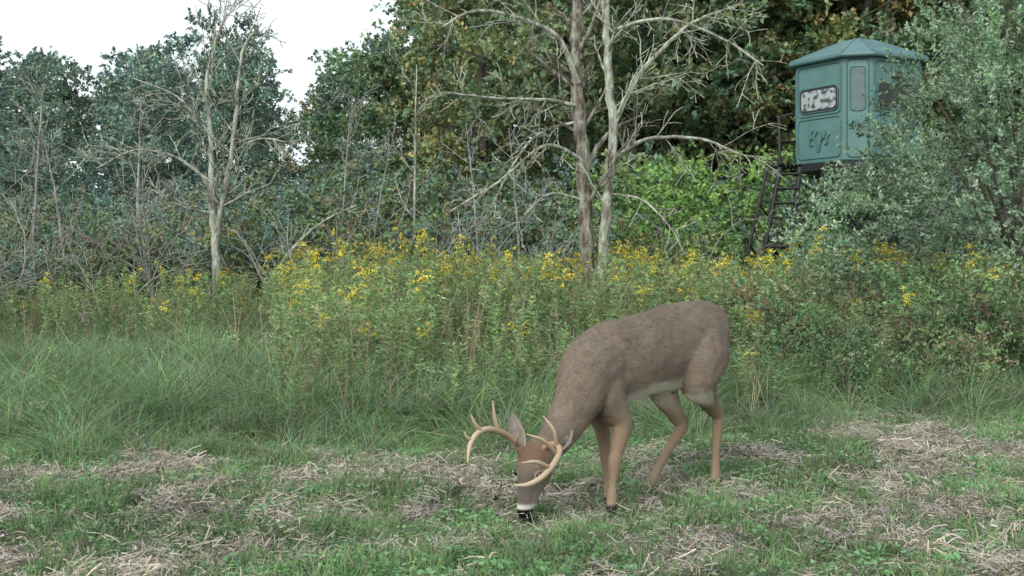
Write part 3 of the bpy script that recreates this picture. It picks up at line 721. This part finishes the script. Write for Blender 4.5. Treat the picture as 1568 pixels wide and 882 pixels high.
me=bpy.data.meshes.new('deer_raw'); me.from_pydata([tuple(v) for v in np.concatenate(DV)],[],DF); me.update()
tmp=bpy.data.objects.new('tmp',me); scene.collection.objects.link(tmp)
md=tmp.modifiers.new('r','REMESH'); md.mode='VOXEL'; md.voxel_size=.0065
md=tmp.modifiers.new('s','SMOOTH'); md.factor=.6; md.iterations=7
dg=bpy.context.evaluated_depsgraph_get(); body=bpy.data.meshes.new_from_object(tmp.evaluated_get(dg)); body.name='deer_body'
bpy.data.objects.remove(tmp)
nv=len(body.vertices); V=np.empty(nv*3); body.vertices.foreach_get('co',V); V=V.reshape(-1,3)
Nn=np.empty(nv*3); body.vertices.foreach_get('normal',Nn); Nn=Nn.reshape(-1,3)
rel=np.array([mnoise.noise(Vector((v[0]*7,v[1]*7,v[2]*5))) + .5*mnoise.noise(Vector(v)*15) for v in V])
amp=np.where(V[:,2]>.45,.008,.0015)*(V[:,0]>.28)
V=V+Nn*(rel*amp)[:,None]; body.vertices.foreach_set('co',V.ravel()); body.update()
tmpn=np.empty(nv*3); body.vertices.foreach_get('normal',tmpn); Nn=tmpn.reshape(-1,3)
def sstep(a,b,x): t=np.clip((x-a)/(b-a),0,1); return t*t*(3-2*t)
def deer_color(V,Nn):
    n=len(V); s=(V-Hp)@F_; lat=(V-Hp)@Ls; z=V[:,2]
    base=np.tile((.168,.136,.108),(n,1))
    nn=np.array([mnoise.noise(Vector(v)*6) for v in V]); n2=np.array([mnoise.noise(Vector(v)*22) for v in V]); n3=np.array([mnoise.noise(Vector(v)*60) for v in V])
    base=base*(1+.2*nn+.14*n2+.10*n3)[:,None]
    def mixc(c,f):
        nonlocal base; f=np.clip(f,0,1)[:,None]; base=base*(1-f)+np.array(c)*f
    headd=np.linalg.norm(V-np.array((.10,5.62,.20)),axis=1)
    notneck=sstep(.30,.35,V[:,0])
    mixc((.125,.10,.08),.4*sstep(.5,1,Nn[:,2])*sstep(.8,.86,z))
    mixc((.05,.04,.032),sstep(.42,.55,n3)*sstep(.6,.7,z)*.5)
    legz=sstep(.50,.36,z)*notneck; mixc((.28,.19,.12),legz*.95)
    mixc((.34,.26,.18),sstep(.22,.1,z)*notneck*.5)
    mixc((.215,.170,.128),.5*sstep(.72,.56,z)*notneck)
    belly=sstep(-.35,-.8,Nn[:,2])*sstep(.42,.48,z)*sstep(.66,.58,s)*sstep(-.2,-.05,s)*sstep(.66,.58,z); mixc((.70,.65,.58),belly)
    inner=sstep(-.05,.3,Nn@Ls)*(lat<0)*sstep(.3,.2,s)*sstep(.36,.48,z)*sstep(.68,.56,z); mixc((.60,.53,.45),inner*.9)
    back=sstep(.2,.8,-(Nn@F_))*sstep(.4,.5,z)*sstep(.72,.6,z)*sstep(.1,.0,s); mixc((.42,.36,.29),back*.4)
    mixc((.10,.075,.06),sstep(.55,.8,s)*sstep(-.1,-.6,Nn[:,2])*sstep(.40,.46,z)*sstep(.62,.5,z)*.8)
    mixc((.03,.025,.022),sstep(.045,.03,z)*notneck)
    hd=sstep(.25,.21,headd)*(V[:,0]<.26)*sstep(.40,.34,z)
    hn=Nn@Nh; hl=np.abs(Nn@Lh)
    mixc((.18,.142,.112),hd*.8)
    mixc((.15,.09,.06),sstep(.25,.30,z)*hd*sstep(.2,.6,hn)*.8)
    mixc((.31,.27,.23),hd*sstep(.3,.8,hl)*sstep(.2,.12,z)*.7)
    face=hd*sstep(.15,.5,hn)*sstep(.26,.2,z); mixc((.115,.10,.09),face*.7)
    for sg in (-1,1):
        e=np.array((.105,5.618,.212))+Lh*.068*sg+Nh*.05; d=np.linalg.norm(V-e,axis=1); mixc((.5,.44,.38),sstep(.036,.026,d)*.75)
    mixc((.62,.58,.54),hd*sstep(.088,.072,z)*sstep(.045,.06,z))
    mixc((.55,.5,.45),hd*sstep(-.2,-.6,hn)*sstep(.17,.09,z)*.8)
    mixc((.012,.011,.011),hd*sstep(.064,.055,z)*sstep(-.6,-.2,hn))
    return np.clip(base,0,1)
C=deer_color(V,Nn)
a=body.color_attributes.new('Col','FLOAT_COLOR','POINT'); a.data.foreach_set('color',np.hstack([C,np.ones((nv,1))]).ravel())
body.polygons.foreach_set('use_smooth',np.ones(len(body.polygons),bool))
mf,nt,out=new_mat('deer_coat'); L=nt.links
at=N(nt,'ShaderNodeAttribute',attribute_name='Col'); pb=N(nt,'ShaderNodeBsdfPrincipled'); pb.inputs['Roughness'].default_value=.9
pb.inputs['Specular IOR Level'].default_value=.15
L.new(at.outputs['Color'],pb.inputs['Base Color']); L.new(pb.outputs[0],out.inputs['Surface'])
body.materials.clear(); body.materials.append(mf)
obj('body',body,deer)
rng=np.random.default_rng(5); k=80000; ids=rng.integers(0,nv,k); P=V[ids]+rng.normal(0,.003,(k,3)); nn_=Nn[ids]
flow=np.where((P[:,0:1]<.40)&(P[:,2:3]<.62),np.array([[.25,.3,-.1]]),-F_[None]*1.0+np.array([[0,0,-.5]]))
flow=np.where((P[:,2:3]<.45)&(P[:,0:1]>.40),np.array([[0,0,-1.]]),flow)
hdm=np.linalg.norm(P-np.array((.10,5.62,.20)),axis=1)<.2
flow=np.where(hdm[:,None],np.array([[.1,.1,1.]]),flow)
D=unit(flow-nn_*np.sum(flow*nn_,1,keepdims=True))+nn_*.12+rng.normal(0,.06,(k,3))
small=np.where((P[:,2]<.45),.5,1.)
keep=(P[:,2]>.07)
fm=MB(); leaves(fm,(P-nn_*.001)[keep],D[keep],(rng.uniform(.008,.016,k)*small)[keep],.0018,np.clip(C[ids]*(1+rng.uniform(-.26,.28,(k,1))),0,1)[keep],rng,rvec=(nn_+rng.normal(0,.2,(k,3)))[keep])
obj('fur',fm.mesh('fur',mf),deer)
def ear(name,base,tip,facing,width):
    base=np.array(base);tip=np.array(tip); d=tip-base; Lr=np.linalg.norm(d); d=d/Lr; f=np.array(facing,float); f-=d*(f@d); f/=np.linalg.norm(f); s=np.cross(d,f)
    m=MB(); nu,nvv=11,12
    for lay,off in ((0,0),(1,-.004)):
        G=[]
        for i in range(nu):
            t=i/(nu-1); wd=width*(math.sin(math.pi*min(1,(t*.80+.18)))**.8)+.001
            if i==nu-1: wd=.002
            row=[]
            for j in range(nvv):
                a_=(j/(nvv-1)-.5)*math.pi*1.05*(1-.35*t)
                row.append(base+d*Lr*t+s*math.sin(a_)*wd+f*(-math.cos(a_)*wd*.75+wd*.3)+f*off)
            G.append(row)
        G=np.array(G); idx=np.arange(nu*nvv).reshape(nu,nvv); jj=np.abs(np.linspace(-1,1,nvv))
        ci=np.array((.23,.20,.175)) if lay==0 else np.array((.16,.13,.105)); cc=np.tile(ci,(nu,nvv,1))
        if lay==0: cc=cc+np.array((.18,.16,.14))*(jj[None,:,None]>.6)*(1-np.linspace(0,1,nu)[:,None,None])
        m.add(G,np.stack([idx[:-1,:-1],idx[:-1,1:],idx[1:,1:],idx[1:,:-1]],-1),cc.reshape(-1,3))
    k=120; t=rng.uniform(.05,.6,k); P=base+np.outer(t*Lr,d)+np.outer(rng.normal(0,width*.4,k),s)
    leaves(m,P,np.tile(d,(k,1))+rng.normal(0,.35,(k,3))+f*.3,rng.uniform(.015,.03,k),.002,pal(rng,k,[(.42,.38,.34)]),rng)
    obj(name,m.mesh(name,mf,True),deer)
ear('ear_right',(.04,5.64,.315),(-.002,5.69,.495),(.1,-1,.1),.038)
ear('ear_left',(.19,5.625,.325),(.285,5.64,.415),(-.1,-1,.35),.038)
m=MB()
def ball(m,c,r,col,k=10):
    th=np.linspace(0,2*math.pi,k*2,endpoint=False); ph=np.linspace(.02,math.pi-.02,k)
    G=np.array([[np.array(c)+r*np.array((math.sin(p)*math.cos(t),math.sin(p)*math.sin(t),math.cos(p))) for t in th] for p in ph])
    ix=np.arange(k*k*2).reshape(k,2*k); m.add(G,np.stack([ix[:-1],np.roll(ix[:-1],-1,1),np.roll(ix[1:],-1,1),ix[1:]],-1),col)
for sg in (-1,1): ball(m,np.array((.105,5.618,.212))+Lh*.060*sg+Nh*.052,.018,np.zeros(3))
obj('eyes',m.mesh('eyes',simple('deer_eye',(.01,.008,.007),.08),True),deer)
# antlers: brown at the burr, paler toward the tips (stored per vertex)
ma,nt,out=new_mat('antler_bone'); at=N(nt,'ShaderNodeAttribute',attribute_name='Col'); pb=N(nt,'ShaderNodeBsdfPrincipled'); pb.inputs['Roughness'].default_value=.6
no=N(nt,'ShaderNodeTexNoise'); no.inputs['Scale'].default_value=60; geo=N(nt,'ShaderNodeNewGeometry'); nt.links.new(geo.outputs['Position'],no.inputs['Vector'])
bp=N(nt,'ShaderNodeBump'); bp.inputs['Strength'].default_value=.6; bp.inputs['Distance'].default_value=.004; nt.links.new(no.outputs['Fac'],bp.inputs['Height']); nt.links.new(bp.outputs[0],pb.inputs['Normal'])
nt.links.new(at.outputs['Color'],pb.inputs['Base Color']); nt.links.new(pb.outputs[0],out.inputs['Surface'])
m=MB()
def ant(pts,r,t0=.3):
    P=smooth_path(pts,6); rr=smooth_path(np.stack([r]*3,1),6)[:,0]*.92
    t=np.linspace(t0,1,len(P))[:,None]; col=np.array([.25,.155,.085])*(1-t)+np.array([.50,.40,.28])*t
    tube(m,P,rr,np.repeat(col,10,axis=0),10); ball(m,P[-1],rr[-1],np.array([.50,.40,.28]),5)
ant([(.048,5.60,.31),(.02,5.575,.36),(-.02,5.545,.40),(-.066,5.50,.428),(-.106,5.455,.443),(-.149,5.41,.435),(-.185,5.365,.389),(-.196,5.335,.313)],[.021,.016,.0155,.016,.0155,.014,.012,.004],0)
ant([(-.06,5.505,.425),(-.078,5.49,.49),(-.087,5.48,.567)],[.012,.009,.003])
ant([(-.135,5.42,.436),(-.165,5.40,.475),(-.182,5.39,.515)],[.011,.009,.003])
ant([(-.175,5.38,.405),(-.20,5.36,.42),(-.212,5.35,.445)],[.009,.007,.003],.6)
ant([(.03,5.585,.345),(.02,5.54,.375),(.028,5.50,.41)],[.010,.008,.003],.1)
ant([(.128,5.59,.31),(.155,5.575,.345),(.190,5.545,.362),(.217,5.50,.344),(.192,5.44,.294),(.138,5.39,.242),(.075,5.36,.212),(.0115,5.34,.21)],[.021,.016,.0155,.0155,.0155,.0145,.012,.004],0)
ant([(.205,5.52,.355),(.19,5.50,.43),(.143,5.50,.495)],[.012,.009,.003])
ant([(.20,5.48,.33),(.137,5.42,.398),(.065,5.38,.43)],[.012,.010,.003])
ant([(.17,5.42,.275),(.105,5.37,.309),(.046,5.34,.31)],[.012,.010,.003])
obj('antlers',m.mesh('antlers',ma,True),deer)
print('deer verts',nv)
